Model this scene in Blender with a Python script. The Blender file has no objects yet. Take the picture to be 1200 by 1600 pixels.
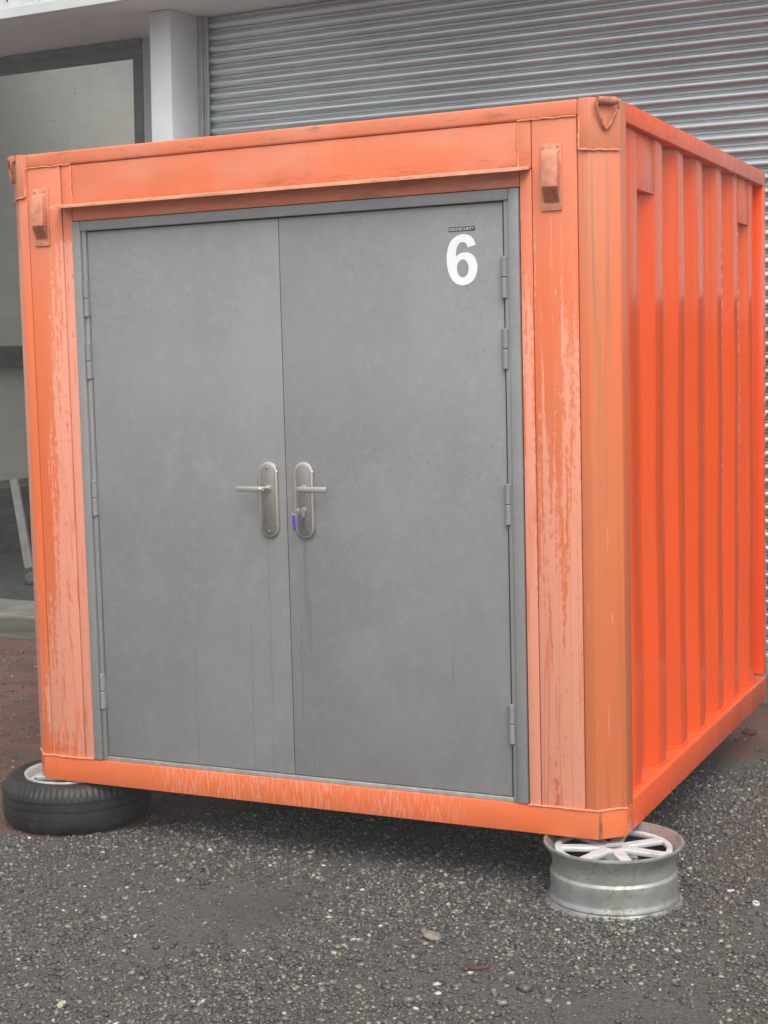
import bpy, bmesh, math, random
import numpy as np
from mathutils import Vector, Matrix

C = bpy.context.scene.collection
S = bpy.context.scene
R = math.radians
random.seed(7)
rng = np.random.default_rng(11)

# ------------------------------------------------------------------ camera
cd = bpy.data.cameras.new("camera")
cam = bpy.data.objects.new("camera", cd)
C.objects.link(cam)
_c = (3.688093, -4.679440, 1.532824)
_r = (0.9039144, 0.4269913, -0.0248409)
_u = (-0.0171035, 0.0941169, 0.9954142)
_f = (-0.4273712, 0.8993444, -0.0923767)
cam.matrix_world = Matrix(((_r[0], _u[0], -_f[0], _c[0]), (_r[1], _u[1], -_f[1], _c[1]),
                           (_r[2], _u[2], -_f[2], _c[2]), (0, 0, 0, 1)))
cd.sensor_fit = 'HORIZONTAL'
cd.sensor_width = 36.0
cd.lens = 2414.597 / 1200 * 36
cd.clip_start = 0.05
cd.clip_end = 1000
S.camera = cam

# ------------------------------------------------------------------ sky, sun, exposure
SUN_EL, SUN_AZ = R(56), math.atan2(0.44, -0.66)          # azimuth measured from +Y towards +X
W = bpy.data.worlds.new("World")
S.world = W
W.use_nodes = True
wn = W.node_tree
bg = wn.nodes["Background"]
sky = wn.nodes.new("ShaderNodeTexSky")
sky.sky_type = 'NISHITA'
sky.sun_disc = False
sky.sun_elevation = SUN_EL
sky.sun_rotation = SUN_AZ
sky.air_density = 1.0
sky.dust_density = 4.0
hs = wn.nodes.new("ShaderNodeHueSaturation")              # overcast: the blue is washed out
hs.inputs["Saturation"].default_value = 0.18
wn.links.new(sky.outputs[0], hs.inputs["Color"])
wn.links.new(hs.outputs[0], bg.inputs["Color"])
bg.inputs["Strength"].default_value = 0.15
sl = bpy.data.lights.new("sun", 'SUN')
sl.energy = 0.8
sl.angle = R(50)
sl.color = (1.0, 0.97, 0.93)
so = bpy.data.objects.new("sun", sl)
C.objects.link(so)
sd = Vector((math.sin(SUN_AZ) * math.cos(SUN_EL), math.cos(SUN_AZ) * math.cos(SUN_EL), math.sin(SUN_EL)))
so.rotation_euler = sd.to_track_quat('Z', 'Y').to_euler()
so.location = (0, 0, 12)
S.view_settings.view_transform = 'Standard'
S.view_settings.look = 'None'
S.view_settings.gamma = 1
S.view_settings.exposure = 0.70

GZ = -0.2                                                  # ground level; the container's underside is z = 0

# ------------------------------------------------------------------ node helpers
class NT:
    def __init__(s, name):
        s.m = bpy.data.materials.new(name)
        s.m.use_nodes = True
        s.t = s.m.node_tree
        s.b = s.t.nodes["Principled BSDF"]
        s.tc = s.t.nodes.new("ShaderNodeTexCoord")
        s.obj = s.tc.outputs["Object"]
        s.sep = None
    def link(s, a, b): s.t.links.new(a, b)
    def put(s, sock, v):
        if isinstance(v, bpy.types.NodeSocket): s.link(v, sock)
        else:
            if sock.type == 'RGBA' and len(v) == 3: v = (*v, 1)
            sock.default_value = v
    def math(s, op, a, b=0.0, c=None, clamp=False):
        n = s.t.nodes.new("ShaderNodeMath"); n.operation = op; n.use_clamp = clamp
        s.put(n.inputs[0], a); s.put(n.inputs[1], b)
        if c is not None: s.put(n.inputs[2], c)
        return n.outputs[0]
    def add(s, a, b): return s.math('ADD', a, b)
    def sub(s, a, b): return s.math('SUBTRACT', a, b)
    def mul(s, a, b): return s.math('MULTIPLY', a, b)
    def mx(s, a, b): return s.math('MAXIMUM', a, b)
    def mn(s, a, b): return s.math('MINIMUM', a, b)
    def absv(s, a): return s.math('ABSOLUTE', a)
    def xyz(s):
        if not s.sep:
            s.sep = s.t.nodes.new("ShaderNodeSeparateXYZ"); s.link(s.obj, s.sep.inputs[0])
        return s.sep.outputs
    def vec(s, sx, sy, sz, src=None):
        n = s.t.nodes.new("ShaderNodeVectorMath"); n.operation = 'MULTIPLY'
        s.link(src or s.obj, n.inputs[0]); n.inputs[1].default_value = (sx, sy, sz)
        return n.outputs[0]
    def noise(s, sc=(1, 1, 1), scale=1.0, detail=3.0, rough=0.5, dist=0.0, color=False):
        n = s.t.nodes.new("ShaderNodeTexNoise"); n.inputs["Scale"].default_value = scale
        n.inputs["Detail"].default_value = detail; n.inputs["Roughness"].default_value = rough
        n.inputs["Distortion"].default_value = dist
        s.link(s.vec(*sc), n.inputs["Vector"])
        return n.outputs["Color" if color else "Fac"]
    def voro(s, sc=(1, 1, 1), scale=1.0, out="Distance", feature='F1', rand=1.0):
        n = s.t.nodes.new("ShaderNodeTexVoronoi"); n.feature = feature
        n.inputs["Scale"].default_value = scale; n.inputs["Randomness"].default_value = rand
        s.link(s.vec(*sc), n.inputs["Vector"])
        return n.outputs[out]
    def map(s, v, a, b, c=0.0, d=1.0, smooth=True):
        n = s.t.nodes.new("ShaderNodeMapRange"); n.clamp = True
        n.interpolation_type = 'SMOOTHSTEP' if smooth else 'LINEAR'
        s.put(n.inputs[0], v)
        for k, q in zip((1, 2, 3, 4), (a, b, c, d)): s.put(n.inputs[k], q)
        return n.outputs[0]
    def mix(s, f, a, b):
        n = s.t.nodes.new("ShaderNodeMix"); n.data_type = 'RGBA'
        s.put(n.inputs[0], f); s.put(n.inputs[6], a); s.put(n.inputs[7], b)
        return n.outputs[2]
    def ramp(s, f, stops, const=False):
        n = s.t.nodes.new("ShaderNodeValToRGB"); e = n.color_ramp.elements
        if const: n.color_ramp.interpolation = 'CONSTANT'
        while len(e) < len(stops): e.new(0.5)
        for q, (p, c) in zip(e, stops): q.position = p; q.color = (*c, 1)
        s.put(n.inputs[0], f)
        return n.outputs[0]
    def bump(s, h, strength=0.3, dist=0.01, prev=None):
        n = s.t.nodes.new("ShaderNodeBump"); n.inputs["Strength"].default_value = strength
        n.inputs["Distance"].default_value = dist
        s.put(n.inputs["Height"], h)
        if prev is not None: s.link(prev, n.inputs["Normal"])
        s.link(n.outputs[0], s.b.inputs["Normal"])
        return n.outputs[0]
    def set(s, color=None, rough=None, metal=None, spec=None, coat=None):
        if color is not None: s.put(s.b.inputs["Base Color"], color)
        if rough is not None: s.put(s.b.inputs["Roughness"], rough)
        if metal is not None: s.put(s.b.inputs["Metallic"], metal)
        if spec is not None: s.put(s.b.inputs["Specular IOR Level"], spec)
        if coat is not None: s.put(s.b.inputs["Coat Weight"], coat)
        return s.m

ORANGE, OCHRE, PINK = (0.76, 0.155, 0.045), (0.70, 0.165, 0.058), (0.79, 0.34, 0.235)
GRIME = (0.16, 0.085, 0.055)

def grime_layer(n, col, amount=0.5, low=0.52):
    g = n.mul(n.map(n.noise((9, 9, 2.2), 1.0, 6, 0.65), low, low + 0.22), amount)
    return n.mix(g, col, GRIME)

def orange_front(kind):
    """weathered orange paint of the door end; kind: 'panel' chalky streaks beside the doors, 'post', 'rail', 'top'"""
    n = NT("orange_paint_" + kind)
    x, y, z = n.xyz()
    base = n.mix(n.map(n.noise((4, 4, 1.5), 1.0, 4), 0.35, 0.7), ORANGE, OCHRE)
    base = n.mix(n.mul(n.map(n.noise((60, 60, 1.3), 1.0, 3), 0.5, 0.75), 0.35), base, (0.5, 0.17, 0.07))
    rough = 0.33
    if kind == 'panel':
        # chalked pale paint runs down from the top, densest next to the door frame; wet streaks stay saturated
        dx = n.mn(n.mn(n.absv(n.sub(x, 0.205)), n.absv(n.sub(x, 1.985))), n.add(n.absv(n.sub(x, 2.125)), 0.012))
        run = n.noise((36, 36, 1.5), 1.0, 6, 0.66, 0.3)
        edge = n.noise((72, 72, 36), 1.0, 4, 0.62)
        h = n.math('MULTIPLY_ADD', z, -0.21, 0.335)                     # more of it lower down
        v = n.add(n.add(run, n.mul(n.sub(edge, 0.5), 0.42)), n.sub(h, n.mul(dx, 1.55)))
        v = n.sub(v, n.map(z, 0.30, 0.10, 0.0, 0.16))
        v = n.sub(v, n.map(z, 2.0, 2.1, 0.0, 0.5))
        v = n.add(v, n.map(x, 0.004, -0.006, 0.0, 0.5))  # extra pink on the left chamfer paints in its grazing sky reflection
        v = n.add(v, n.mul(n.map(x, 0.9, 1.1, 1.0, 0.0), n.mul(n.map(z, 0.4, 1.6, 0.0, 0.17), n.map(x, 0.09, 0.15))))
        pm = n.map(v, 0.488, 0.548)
        drip = n.absv(n.sub(n.noise((26, 26, 0.55), 1.0, 2, 0.5, 0.6), 0.5))
        wet = n.mul(n.map(drip, 0.006, 0.018, 1.0, 0.0), n.map(z, 1.4, 0.8))
        dd = n.voro((1, 1, 0.55), 62.0)
        dsel = n.voro((1, 1, 0.55), 62.0, "Color")
        spot = n.mul(n.map(dd, 0.24, 0.34, 1.0, 0.0), n.map(dsel, 0.40, 0.46))
        spot = n.mul(spot, n.map(n.noise((5, 5, 5), 1.0, 2), 0.42, 0.6, 0.25, 1.0))
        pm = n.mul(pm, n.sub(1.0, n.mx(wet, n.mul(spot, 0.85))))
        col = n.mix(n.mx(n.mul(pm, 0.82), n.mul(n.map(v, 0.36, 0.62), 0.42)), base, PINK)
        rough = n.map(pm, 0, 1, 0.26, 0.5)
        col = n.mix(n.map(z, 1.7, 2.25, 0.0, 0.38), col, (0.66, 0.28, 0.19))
    elif kind == 'post':
        tint = n.map(n.noise((30, 30, 0.8), 1.0, 4), 0.35, 0.7)
        col = n.mix(n.mul(tint, 0.75), base, (0.54, 0.185, 0.075))
        thin = n.map(n.add(n.noise((75, 75, 5), 1.0, 4, 0.6), n.mul(z, -0.03)), 0.62, 0.66)
        col = n.mix(n.mul(thin, n.map(z, 1.3, 0.9, 0.0, 0.5)), col, PINK)
        dark = n.mul(n.map(n.noise((55, 55, 1.0), 1.0, 4), 0.5, 0.72), n.map(z, 1.0, 2.25, 0.16, 0.62))
        col = n.mix(dark, col, (0.20, 0.10, 0.05))
        dark2 = n.mul(n.map(n.noise((50, 50, 2.0), 1.0, 4), 0.5, 0.72), n.map(z, 0.42, 0.05, 0.0, 0.4))
        col = n.mix(dark2, col, (0.20, 0.10, 0.05))
        spots = n.map(n.voro((1, 1, 1), 26.0), 0.075, 0.10, 1.0, 0.0)
        col = n.mix(n.mul(spots, 0.25), col, (0.13, 0.05, 0.03))
        rough = 0.42
        col = n.mix(n.map(z, 1.6, 2.3, 0.0, 0.35), col, (0.66, 0.28, 0.19))
    elif kind == 'rail':
        run = n.noise((120, 120, 16), 1.0, 4, 0.65, 0.3)
        zone = n.mul(n.map(x, 0.42, 0.6), n.map(x, 1.85, 1.55))
        zone = n.mul(zone, n.map(n.noise((5, 5, 2), 1.0, 2), 0.32, 0.5, 0.3, 1.0))
        pm = n.mul(n.map(run, 0.49, 0.56), zone)
        col = n.mix(n.mul(pm, 0.5), base, PINK)
        dk = n.mul(n.map(n.noise((30, 30, 5), 1.0, 5, 0.65), 0.55, 0.75), 0.3)
        col = n.mix(dk, col, (0.40, 0.13, 0.055))
        rough = n.map(pm, 0, 1, 0.28, 0.5)
        ed = n.mul(n.map(n.absv(n.sub(x, 2.206)), 0.003, 0.009, 1.0, 0.0), n.map(n.noise((90, 90, 9), 1.0, 4, 0.7), 0.38, 0.6))
        col = n.mix(n.mul(ed, 0.8), col, (0.09, 0.05, 0.035))
    else:                                                    # 'top'
        chalk = n.map(n.noise((3, 3, 7), 1.0, 5, 0.6), 0.40, 0.68)
        col = n.mix(n.math('MULTIPLY_ADD', chalk, 0.4, 0.2), base, (0.70, 0.29, 0.19))
        g = n.mul(n.map(n.noise((7, 7, 26), 1.0, 6, 0.7), 0.53, 0.72), n.map(z, 2.27, 2.34, 0.12, 0.85))
        g2 = n.mul(n.map(n.noise((6, 6, 30), 1.0, 6, 0.7), 0.47, 0.66), n.mul(n.map(z, 2.215, 2.165, 0.0, 0.55), n.map(x, 0.5, 1.2)))
        col = n.mix(n.mx(g, g2), col, (0.22, 0.11, 0.07))
        rough = 0.5
    col = grime_layer(n, col, 0.16, 0.56)
    n.set(col, rough)
    b1 = n.bump(n.noise((3.0, 3.0, 1.6), 1.0, 2), 0.25, 0.02)
    n.bump(n.noise((160, 160, 160), 1.0, 2), 0.06, 0.002, b1)
    return n.m

def orange_side(name="orange_paint_side", rough=0.12, fade=0.0):
    n = NT(name)
    x, y, z = n.xyz()
    base = n.mix(n.map(n.noise((2, 4, 1), 1.0, 4), 0.35, 0.7), (0.84, 0.092, 0.012), (0.77, 0.090, 0.015))
    ch = n.mul(n.map(n.noise((40, 40, 0.9), 1.0, 4), 0.42, 0.7), n.map(z, 1.3, 2.2, 0.03, 0.3))
    col = n.mix(ch, base, (0.74, 0.235, 0.13))
    col = n.mix(fade, col, (0.70, 0.23, 0.13))
    g = n.mul(n.map(n.noise((14, 14, 20), 1.0, 6, 0.7), 0.56, 0.72), n.map(z, 2.26, 2.35, 0.03, 0.75))
    col = n.mix(g, col, (0.16, 0.09, 0.05))
    rs = n.map(n.noise((3, 5, 1), 1.0, 4), 0.3, 0.7, rough * 0.75, rough * 1.5)
    n.set(col, rs)
    b1 = n.bump(n.noise((2.0, 2.5, 0.9), 1.0, 2), 0.22, 0.02)
    n.bump(n.noise((140, 140, 90), 1.0, 2), 0.05, 0.002, b1)
    return n.m

def door_paint(name, stains=True):
    n = NT(name)
    x, y, z = n.xyz()
    c = n.mix(n.map(n.noise((2.2, 2, 1.7), 1.0, 5, 0.55), 0.35, 0.7), (0.222, 0.221, 0.219), (0.250, 0.249, 0.245))
    dr = n.voro((1, 1, 0.6), 72.0)
    ds = n.voro((1, 1, 0.6), 72.0, "Color")
    sp = n.mul(n.map(dr, 0.18, 0.36, 1.0, 0.0), n.map(ds, 0.42, 0.52))
    sp = n.mul(sp, n.map(n.noise((3, 3, 3), 1.0, 3), 0.38, 0.65, 0.1, 1.0))
    c = n.mix(n.mul(sp, n.map(z, 0.2, 1.2, 0.3, 0.5)), c, (0.165, 0.165, 0.166))
    c = n.mix(n.mul(n.map(n.noise((30, 30, 30), 1.0, 3), 0.45, 0.75), 0.3), c, (0.30, 0.302, 0.30))
    pale = n.map(n.noise((3.3, 3, 2.4), 1.0, 5, 0.6, 0.6), 0.58, 0.72)
    c = n.mix(n.mul(pale, 0.16), c, (0.36, 0.37, 0.37))
    if stains:
        wig = n.mul(n.sub(n.noise((0.01, 0.01, 5.0), 1.0, 3), 0.5), 0.035)
        for (x0, w, z1, z0, a) in ((1.003, 0.0022, 0.94, 0.36, 0.5), (1.150, 0.009, 0.95, 0.66, 0.33), (1.162, 0.005, 0.75, 0.54, 0.35),
                                   (1.128, 0.0022, 0.68, 0.30, 0.45), (0.925, 0.0022, 0.65, 0.12, 0.42), (0.69, 0.0022, 0.55, 0.12, 0.35),
                                   (1.165, 0.0022, 0.26, 0.12, 0.4), (1.70, 0.0022, 0.58, 0.46, 0.45), (1.0, 0.002, 0.26, 0.12, 0.35)):
            d = n.absv(n.sub(n.sub(x, x0), wig))
            s_ = n.mul(n.map(d, w * 0.5, w * 1.3, 1.0, 0.0), n.mul(n.map(z, z1 + 0.02, z1 - 0.02), n.map(z, z0 - 0.01, z0 + 0.02)))
            c = n.mix(n.mul(s_, a), c, (0.13, 0.125, 0.12))
        low = n.mul(n.map(z, 0.35, 0.1, 0.0, 0.35), n.map(n.noise((6, 6, 4), 1.0, 4), 0.4, 0.7))
        c = n.mix(low, c, (0.20, 0.19, 0.175))
    n.set(c, n.map(n.noise((5, 5, 5), 1.0, 4), 0.3, 0.7, 0.36, 0.55))
    b1 = n.bump(n.noise((1.6, 1.6, 1.3), 1.0, 2), 0.16, 0.02)
    n.bump(n.add(n.noise((220, 220, 220), 1.0, 2), n.mul(sp, -0.6)), 0.09, 0.002, b1)
    return n.m

def plain(name, col, rough=0.5, metal=0.0, var=0.25, sc=20.0, bump=0.08):
    n = NT(name)
    f = n.noise((1, 1, 1), sc, 5, 0.6)
    c = n.mix(n.map(f, 0.3, 0.7), tuple(q * (1 - var) for q in col), tuple(min(1, q * (1 + var)) for q in col))
    n.set(c, n.map(n.noise((1, 1, 1), sc * 2.3, 3), 0.3, 0.7, rough * 0.8, min(1, rough * 1.2)), metal)
    if bump: n.bump(n.noise((1, 1, 1), sc * 6, 3), bump, 0.003)
    return n.m

M = {}
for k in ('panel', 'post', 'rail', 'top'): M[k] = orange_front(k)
M['side'] = orange_side()
M['side_rail'] = orange_side("orange_paint_side_rail", 0.24, 0.12)
M['vent'] = plain('orange_vent_paint', (0.64, 0.25, 0.15), 0.45, 0, 0.2, 25)
M['bead'] = plain('orange_weld', (0.78, 0.27, 0.13), 0.5, 0, 0.2, 60)
M['lip'] = plain('orange_lip_paint', (0.74, 0.33, 0.19), 0.5, 0, 0.25, 12)
M['door'] = door_paint('grey_door_paint')
M['frame'] = door_paint('grey_frame_paint', False)
M['threshold'] = plain('brushed_threshold', (0.40, 0.39, 0.37), 0.4, 0.35, 0.15, 30)
M['gap'] = plain('dark_gap', (0.03, 0.03, 0.03), 0.8)
M['steel'] = plain('stainless_steel', (0.55, 0.53, 0.49), 0.40, 0.85, 0.03, 40, 0)
M['satin'] = plain('satin_nickel', (0.36, 0.335, 0.30), 0.38, 0.9, 0.05, 40, 0)
M['white'] = plain('white_vinyl', (0.86, 0.87, 0.87), 0.4, 0, 0.02, 10, 0)
M['black'] = plain('black_vinyl', (0.03, 0.03, 0.035), 0.4, 0, 0.1, 10, 0)
M['violet'] = plain('violet_plastic', (0.13, 0.045, 0.52), 0.35, 0, 0.1, 40, 0)
M['rust'] = plain('rust', (0.085, 0.045, 0.034), 0.8, 0, 0.5, 30)
M['under'] = plain('dark_underside', (0.05, 0.045, 0.04), 0.85, 0, 0.3, 8)
M['timber'] = plain('dark_timber', (0.018, 0.016, 0.015), 0.75, 0, 0.4, 14)
M['roof'] = plain('grey_roof_paint', (0.11, 0.10, 0.09), 0.6, 0, 0.4, 5)  # unseen roof, greyed so the shutter slats mirror no orange
M['ring_steel'] = plain('rusted_orange_ring', (0.50, 0.17, 0.09), 0.55, 0, 0.4, 60)

# ------------------------------------------------------------------ mesh helpers
class MB:
    def __init__(s): s.bm = bmesh.new()
    def box(s, x0, x1, y0, y1, z0, z1, bevel=0.0, seg=2):
        b = bmesh.new()
        vs = [b.verts.new((x, y, z)) for x in (x0, x1) for y in (y0, y1) for z in (z0, z1)]
        for f in ((0, 1, 3, 2), (4, 6, 7, 5), (0, 4, 5, 1), (2, 3, 7, 6), (0, 2, 6, 4), (1, 5, 7, 3)):
            b.faces.new([vs[i] for i in f])
        if bevel: bmesh.ops.bevel(b, geom=b.edges[:], offset=bevel, segments=seg, affect='EDGES', profile=0.5)
        s.merge(b); return s
    def merge(s, b, mat=None):
        bmesh.ops.recalc_face_normals(b, faces=b.faces[:])
        if mat is not None: b.transform(mat)
        me = bpy.data.meshes.new("t"); b.to_mesh(me); b.free()
        s.bm.from_mesh(me); bpy.data.meshes.remove(me)
    def mesh(s, me, mat=None):
        if mat is not None: me.transform(mat)
        s.bm.from_mesh(me); bpy.data.meshes.remove(me); return s
    def prism(s, poly, a0, a1, axis='z', bevel=0.0, mat=None):
        """poly of 2-D points extruded along axis; the 2-D axes are the other two in order"""
        b = bmesh.new()
        def P(p, a):
            return {'z': (p[0], p[1], a), 'x': (a, p[0], p[1]), 'y': (p[0], a, p[1])}[axis]
        v0 = [b.verts.new(P(p, a0)) for p in poly]; v1 = [b.verts.new(P(p, a1)) for p in poly]
        k = len(poly)
        b.faces.new(v0); b.faces.new(v1[::-1])
        for i in range(k): b.faces.new((v0[i], v1[i], v1[(i + 1) % k], v0[(i + 1) % k]))
        if bevel: bmesh.ops.bevel(b, geom=b.edges[:], offset=bevel, segments=2, affect='EDGES', profile=0.5)
        s.merge(b, mat); return s
    def strip(s, prof, a0, a1, axis, steps=1):
        """open profile swept along an axis (a sheet)"""
        b = s.bm
        rows = []
        for i in range(steps + 1):
            a = a0 + (a1 - a0) * i / steps
            rows.append([b.verts.new({'z': (p[0], p[1], a), 'x': (a, p[0], p[1]), 'y': (p[0], a, p[1])}[axis]) for p in prof])
        for r0, r1 in zip(rows, rows[1:]):
            for i in range(len(prof) - 1): b.faces.new((r0[i], r0[i + 1], r1[i + 1], r1[i]))
        return s
    def lathe(s, prof, n=64, mat=None, close=False):
        b = bmesh.new()
        rings = []
        for (r, z) in prof:
            rings.append([b.verts.new((r * math.cos(2 * math.pi * i / n), r * math.sin(2 * math.pi * i / n), z)) for i in range(n)])
        pairs = list(zip(rings, rings[1:])) + ([(rings[-1], rings[0])] if close else [])
        for a, c in pairs:
            for i in range(n): b.faces.new((a[i], a[(i + 1) % n], c[(i + 1) % n], c[i]))
        s.merge(b, mat); return s
    def tube(s, pts, r, n=10, closed=False, caps=True, mat=None):
        b = bmesh.new(); pts = [Vector(p) for p in pts]; k = len(pts); rings = []
        for i, p in enumerate(pts):
            t = (pts[(i + 1) % k] - pts[i - 1]) if closed else (pts[min(i + 1, k - 1)] - pts[max(i - 1, 0)])
            t.normalize()
            up = Vector((0, 0, 1)) if abs(t.z) < 0.9 else Vector((0, 1, 0))
            a = t.cross(up).normalized(); c = a.cross(t)
            rr = r[i] if isinstance(r, (list, tuple)) else r
            rings.append([b.verts.new(p + rr * (math.cos(2 * math.pi * j / n) * a + math.sin(2 * math.pi * j / n) * c)) for j in range(n)])
        seq = list(zip(rings, rings[1:])) + ([(rings[-1], rings[0])] if closed else [])
        for u, v in seq:
            for j in range(n): b.faces.new((u[j], u[(j + 1) % n], v[(j + 1) % n], v[j]))
        if caps and not closed: b.faces.new(rings[0][::-1]); b.faces.new(rings[-1])
        s.merge(b, mat); return s
    def build(s, name, mat, parent=None, smooth=None, fix=False):
        if fix: bmesh.ops.recalc_face_normals(s.bm, faces=s.bm.faces[:])
        me = bpy.data.meshes.new(name); s.bm.to_mesh(me); s.bm.free()
        o = bpy.data.objects.new(name, me); C.objects.link(o)
        me.materials.append(mat)
        if smooth is not None:
            me.shade_smooth()
            me.set_sharp_from_angle(angle=R(smooth))
        if parent: o.parent = parent
        return o

def empty(name, loc=(0, 0, 0), rot=(0, 0, 0)):
    o = bpy.data.objects.new(name, None); C.objects.link(o)
    o.empty_display_size = 0.2; o.location = loc; o.rotation_euler = rot
    return o
def tag(o, label=None, cat=None, group=None, kind=None):
    if label: o['label'] = label
    if cat: o['category'] = cat
    if group: o['group'] = group
    if kind: o['kind'] = kind
    return o
def copy_child(o, parent, loc=None):
    c = o.copy(); C.objects.link(c); c.parent = parent
    if loc is not None: c.location = loc
    for ch in list(o.children):
        d = ch.copy(); C.objects.link(d); d.parent = c
    return c
def wobble(a, b, n, amp=0.0015):
    a, b = Vector(a), Vector(b)
    return [a.lerp(b, i / n) + Vector((random.uniform(-amp, amp), random.uniform(-amp, amp), random.uniform(-amp, amp))) for i in range(n + 1)]
def flat_curve(splines, extrude, bevel=0.0, res=2):
    """filled 2-D outline with holes -> mesh in the XY plane, thickness along Z"""
    cu = bpy.data.curves.new("t", 'CURVE'); cu.dimensions = '2D'; cu.fill_mode = 'BOTH'
    cu.extrude = extrude; cu.bevel_depth = bevel; cu.bevel_resolution = res
    for pts in splines:
        sp = cu.splines.new('POLY'); sp.points.add(len(pts) - 1)
        for q, p in zip(sp.points, pts): q.co = (p[0], p[1], 0, 1)
        sp.use_cyclic_u = True
    o = bpy.data.objects.new("t", cu); C.objects.link(o)
    bpy.context.view_layer.update()
    me = bpy.data.meshes.new_from_object(o.evaluated_get(bpy.context.evaluated_depsgraph_get()))
    bpy.data.objects.remove(o); bpy.data.curves.remove(cu)
    return me
def text_mesh(body, size, extrude=0.0):
    cu = bpy.data.curves.new("t", 'FONT'); cu.body = body; cu.size = size; cu.extrude = extrude
    o = bpy.data.objects.new("t", cu); C.objects.link(o)
    bpy.context.view_layer.update()
    me = bpy.data.meshes.new_from_object(o.evaluated_get(bpy.context.evaluated_depsgraph_get()))
    bpy.data.objects.remove(o); bpy.data.curves.remove(cu)
    return me

# ================================================================== GROUND
K = [(rng.uniform(-9, 9), rng.uniform(-9, 9), rng.uniform(0, 6.3), rng.uniform(0.0006, 0.0022)) for _ in range(14)]
def gh(x, y):
    h = 0.0 * x
    for a, b, p, am in K: h = h + am * np.sin(a * x + b * y + p)
    return GZ + h
def axis_pts(lo, hi, step, far):
    a = list(np.arange(lo, hi + 1e-6, step)); d = step; v = hi
    while v < far: d *= 1.5; v += d; a.append(v)
    d = step; v = lo
    while v > -far: d *= 1.5; v -= d; a.insert(0, v)
    return np.array(a)
def ground():
    xs = axis_pts(-4, 4, 0.05, 160); ys = axis_pts(-2.5, 4, 0.05, 160)
    X, Y = np.meshgrid(xs, ys, indexing='ij')
    Z = gh(X, Y)
    far = np.maximum(np.abs(X) - 6, np.abs(Y) - 6); Z = np.where(far > 0, GZ, Z)
    n, m = len(xs), len(ys)
    v = np.stack([X.ravel(), Y.ravel(), Z.ravel()], 1)
    i = np.arange((n - 1) * (m - 1)); a = (i // (m - 1)) * m + i % (m - 1)
    f = np.stack([a, a + m, a + m + 1, a + 1], 1)
    me = bpy.data.meshes.new('ground'); me.from_pydata(v.tolist(), [], f.tolist())
    me.shade_smooth()
    o = bpy.data.objects.new('ground', me); C.objects.link(o)
    n = NT("wet_asphalt_and_grit")
    x, y, z = n.xyz()
    fine = n.voro((1, 1, 1), 210.0, "Color")
    med = n.voro((1, 1, 1), 95.0, "Color")
    c = n.ramp(fine, [(0.0, (0.034, 0.034, 0.033)), (0.45, (0.060, 0.061, 0.057)), (0.7, (0.098, 0.099, 0.091)), (0.86, (0.15, 0.145, 0.128)), (1.0, (0.24, 0.225, 0.195))])
    pick = n.map(med, 0.78, 0.80)
    c = n.mix(n.mul(pick, 0.5), c, (0.13, 0.12, 0.10))
    patch = n.map(n.noise((1.1, 1.3, 1), 1.0, 5, 0.6), 0.38, 0.66)
    c = n.mix(n.mul(patch, 0.5), c, (0.085, 0.081, 0.073))
    mud = n.map(n.noise((0.9, 1.6, 1), 1.4, 4, 0.6, 0.5), 0.50, 0.66)
    c = n.mix(n.mul(mud, 0.35), c, (0.085, 0.080, 0.064))
    # red-brown clay to the left of and behind the container
    wob = n.mul(n.sub(n.noise((2.6, 2.6, 1), 1.0, 6, 0.65), 0.5), 0.75)
    lim = n.mx(-0.14, n.sub(n.mul(x, 1.0), 0.26))
    red = n.map(n.add(n.sub(y, lim), n.mul(wob, 0.8)), -0.05, 0.13)
    rc = n.mix(n.map(n.noise((3, 5, 1), 1.0, 6, 0.65), 0.35, 0.65), (0.095, 0.042, 0.029), (0.165, 0.062, 0.040))
    rc = n.mix(n.map(fine, 0.75, 0.9, 0.0, 0.35), rc, (0.12, 0.09, 0.075))
    rc = n.mix(n.mul(n.map(n.noise((1.7, 4, 1), 1.0, 5, 0.6), 0.5, 0.65), 0.55), rc, (0.055, 0.05, 0.042))
    c = n.mix(n.mul(red, 0.9), c, rc)
    # two brown mud spots in the grit
    for px, py, r in ((0.80, -0.02, 0.05), (2.047, -0.679, 0.055)):
        d = n.math('SQRT', n.add(n.math('POWER', n.sub(x, px), 2.0), n.math('POWER', n.sub(y, py), 2.0)))
        d = n.add(d, n.mul(n.sub(n.noise((30, 30, 1), 1.0, 3), 0.5), 0.06))
        c = n.mix(n.map(d, r * 0.6, r, 0.6, 0.0), c, (0.06, 0.030, 0.022))
    n.set(c, n.map(n.noise((2, 2, 1), 1.3, 5), 0.35, 0.65, 0.42, 0.8))
    b1 = n.bump(n.noise((1, 1, 1), 130, 5, 0.7), 0.7, 0.006)
    n.bump(n.noise((14, 14, 1), 1.0, 5), 0.35, 0.02, b1)
    me.materials.append(n.m)
    tag(o, kind='structure')
ground()

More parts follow.
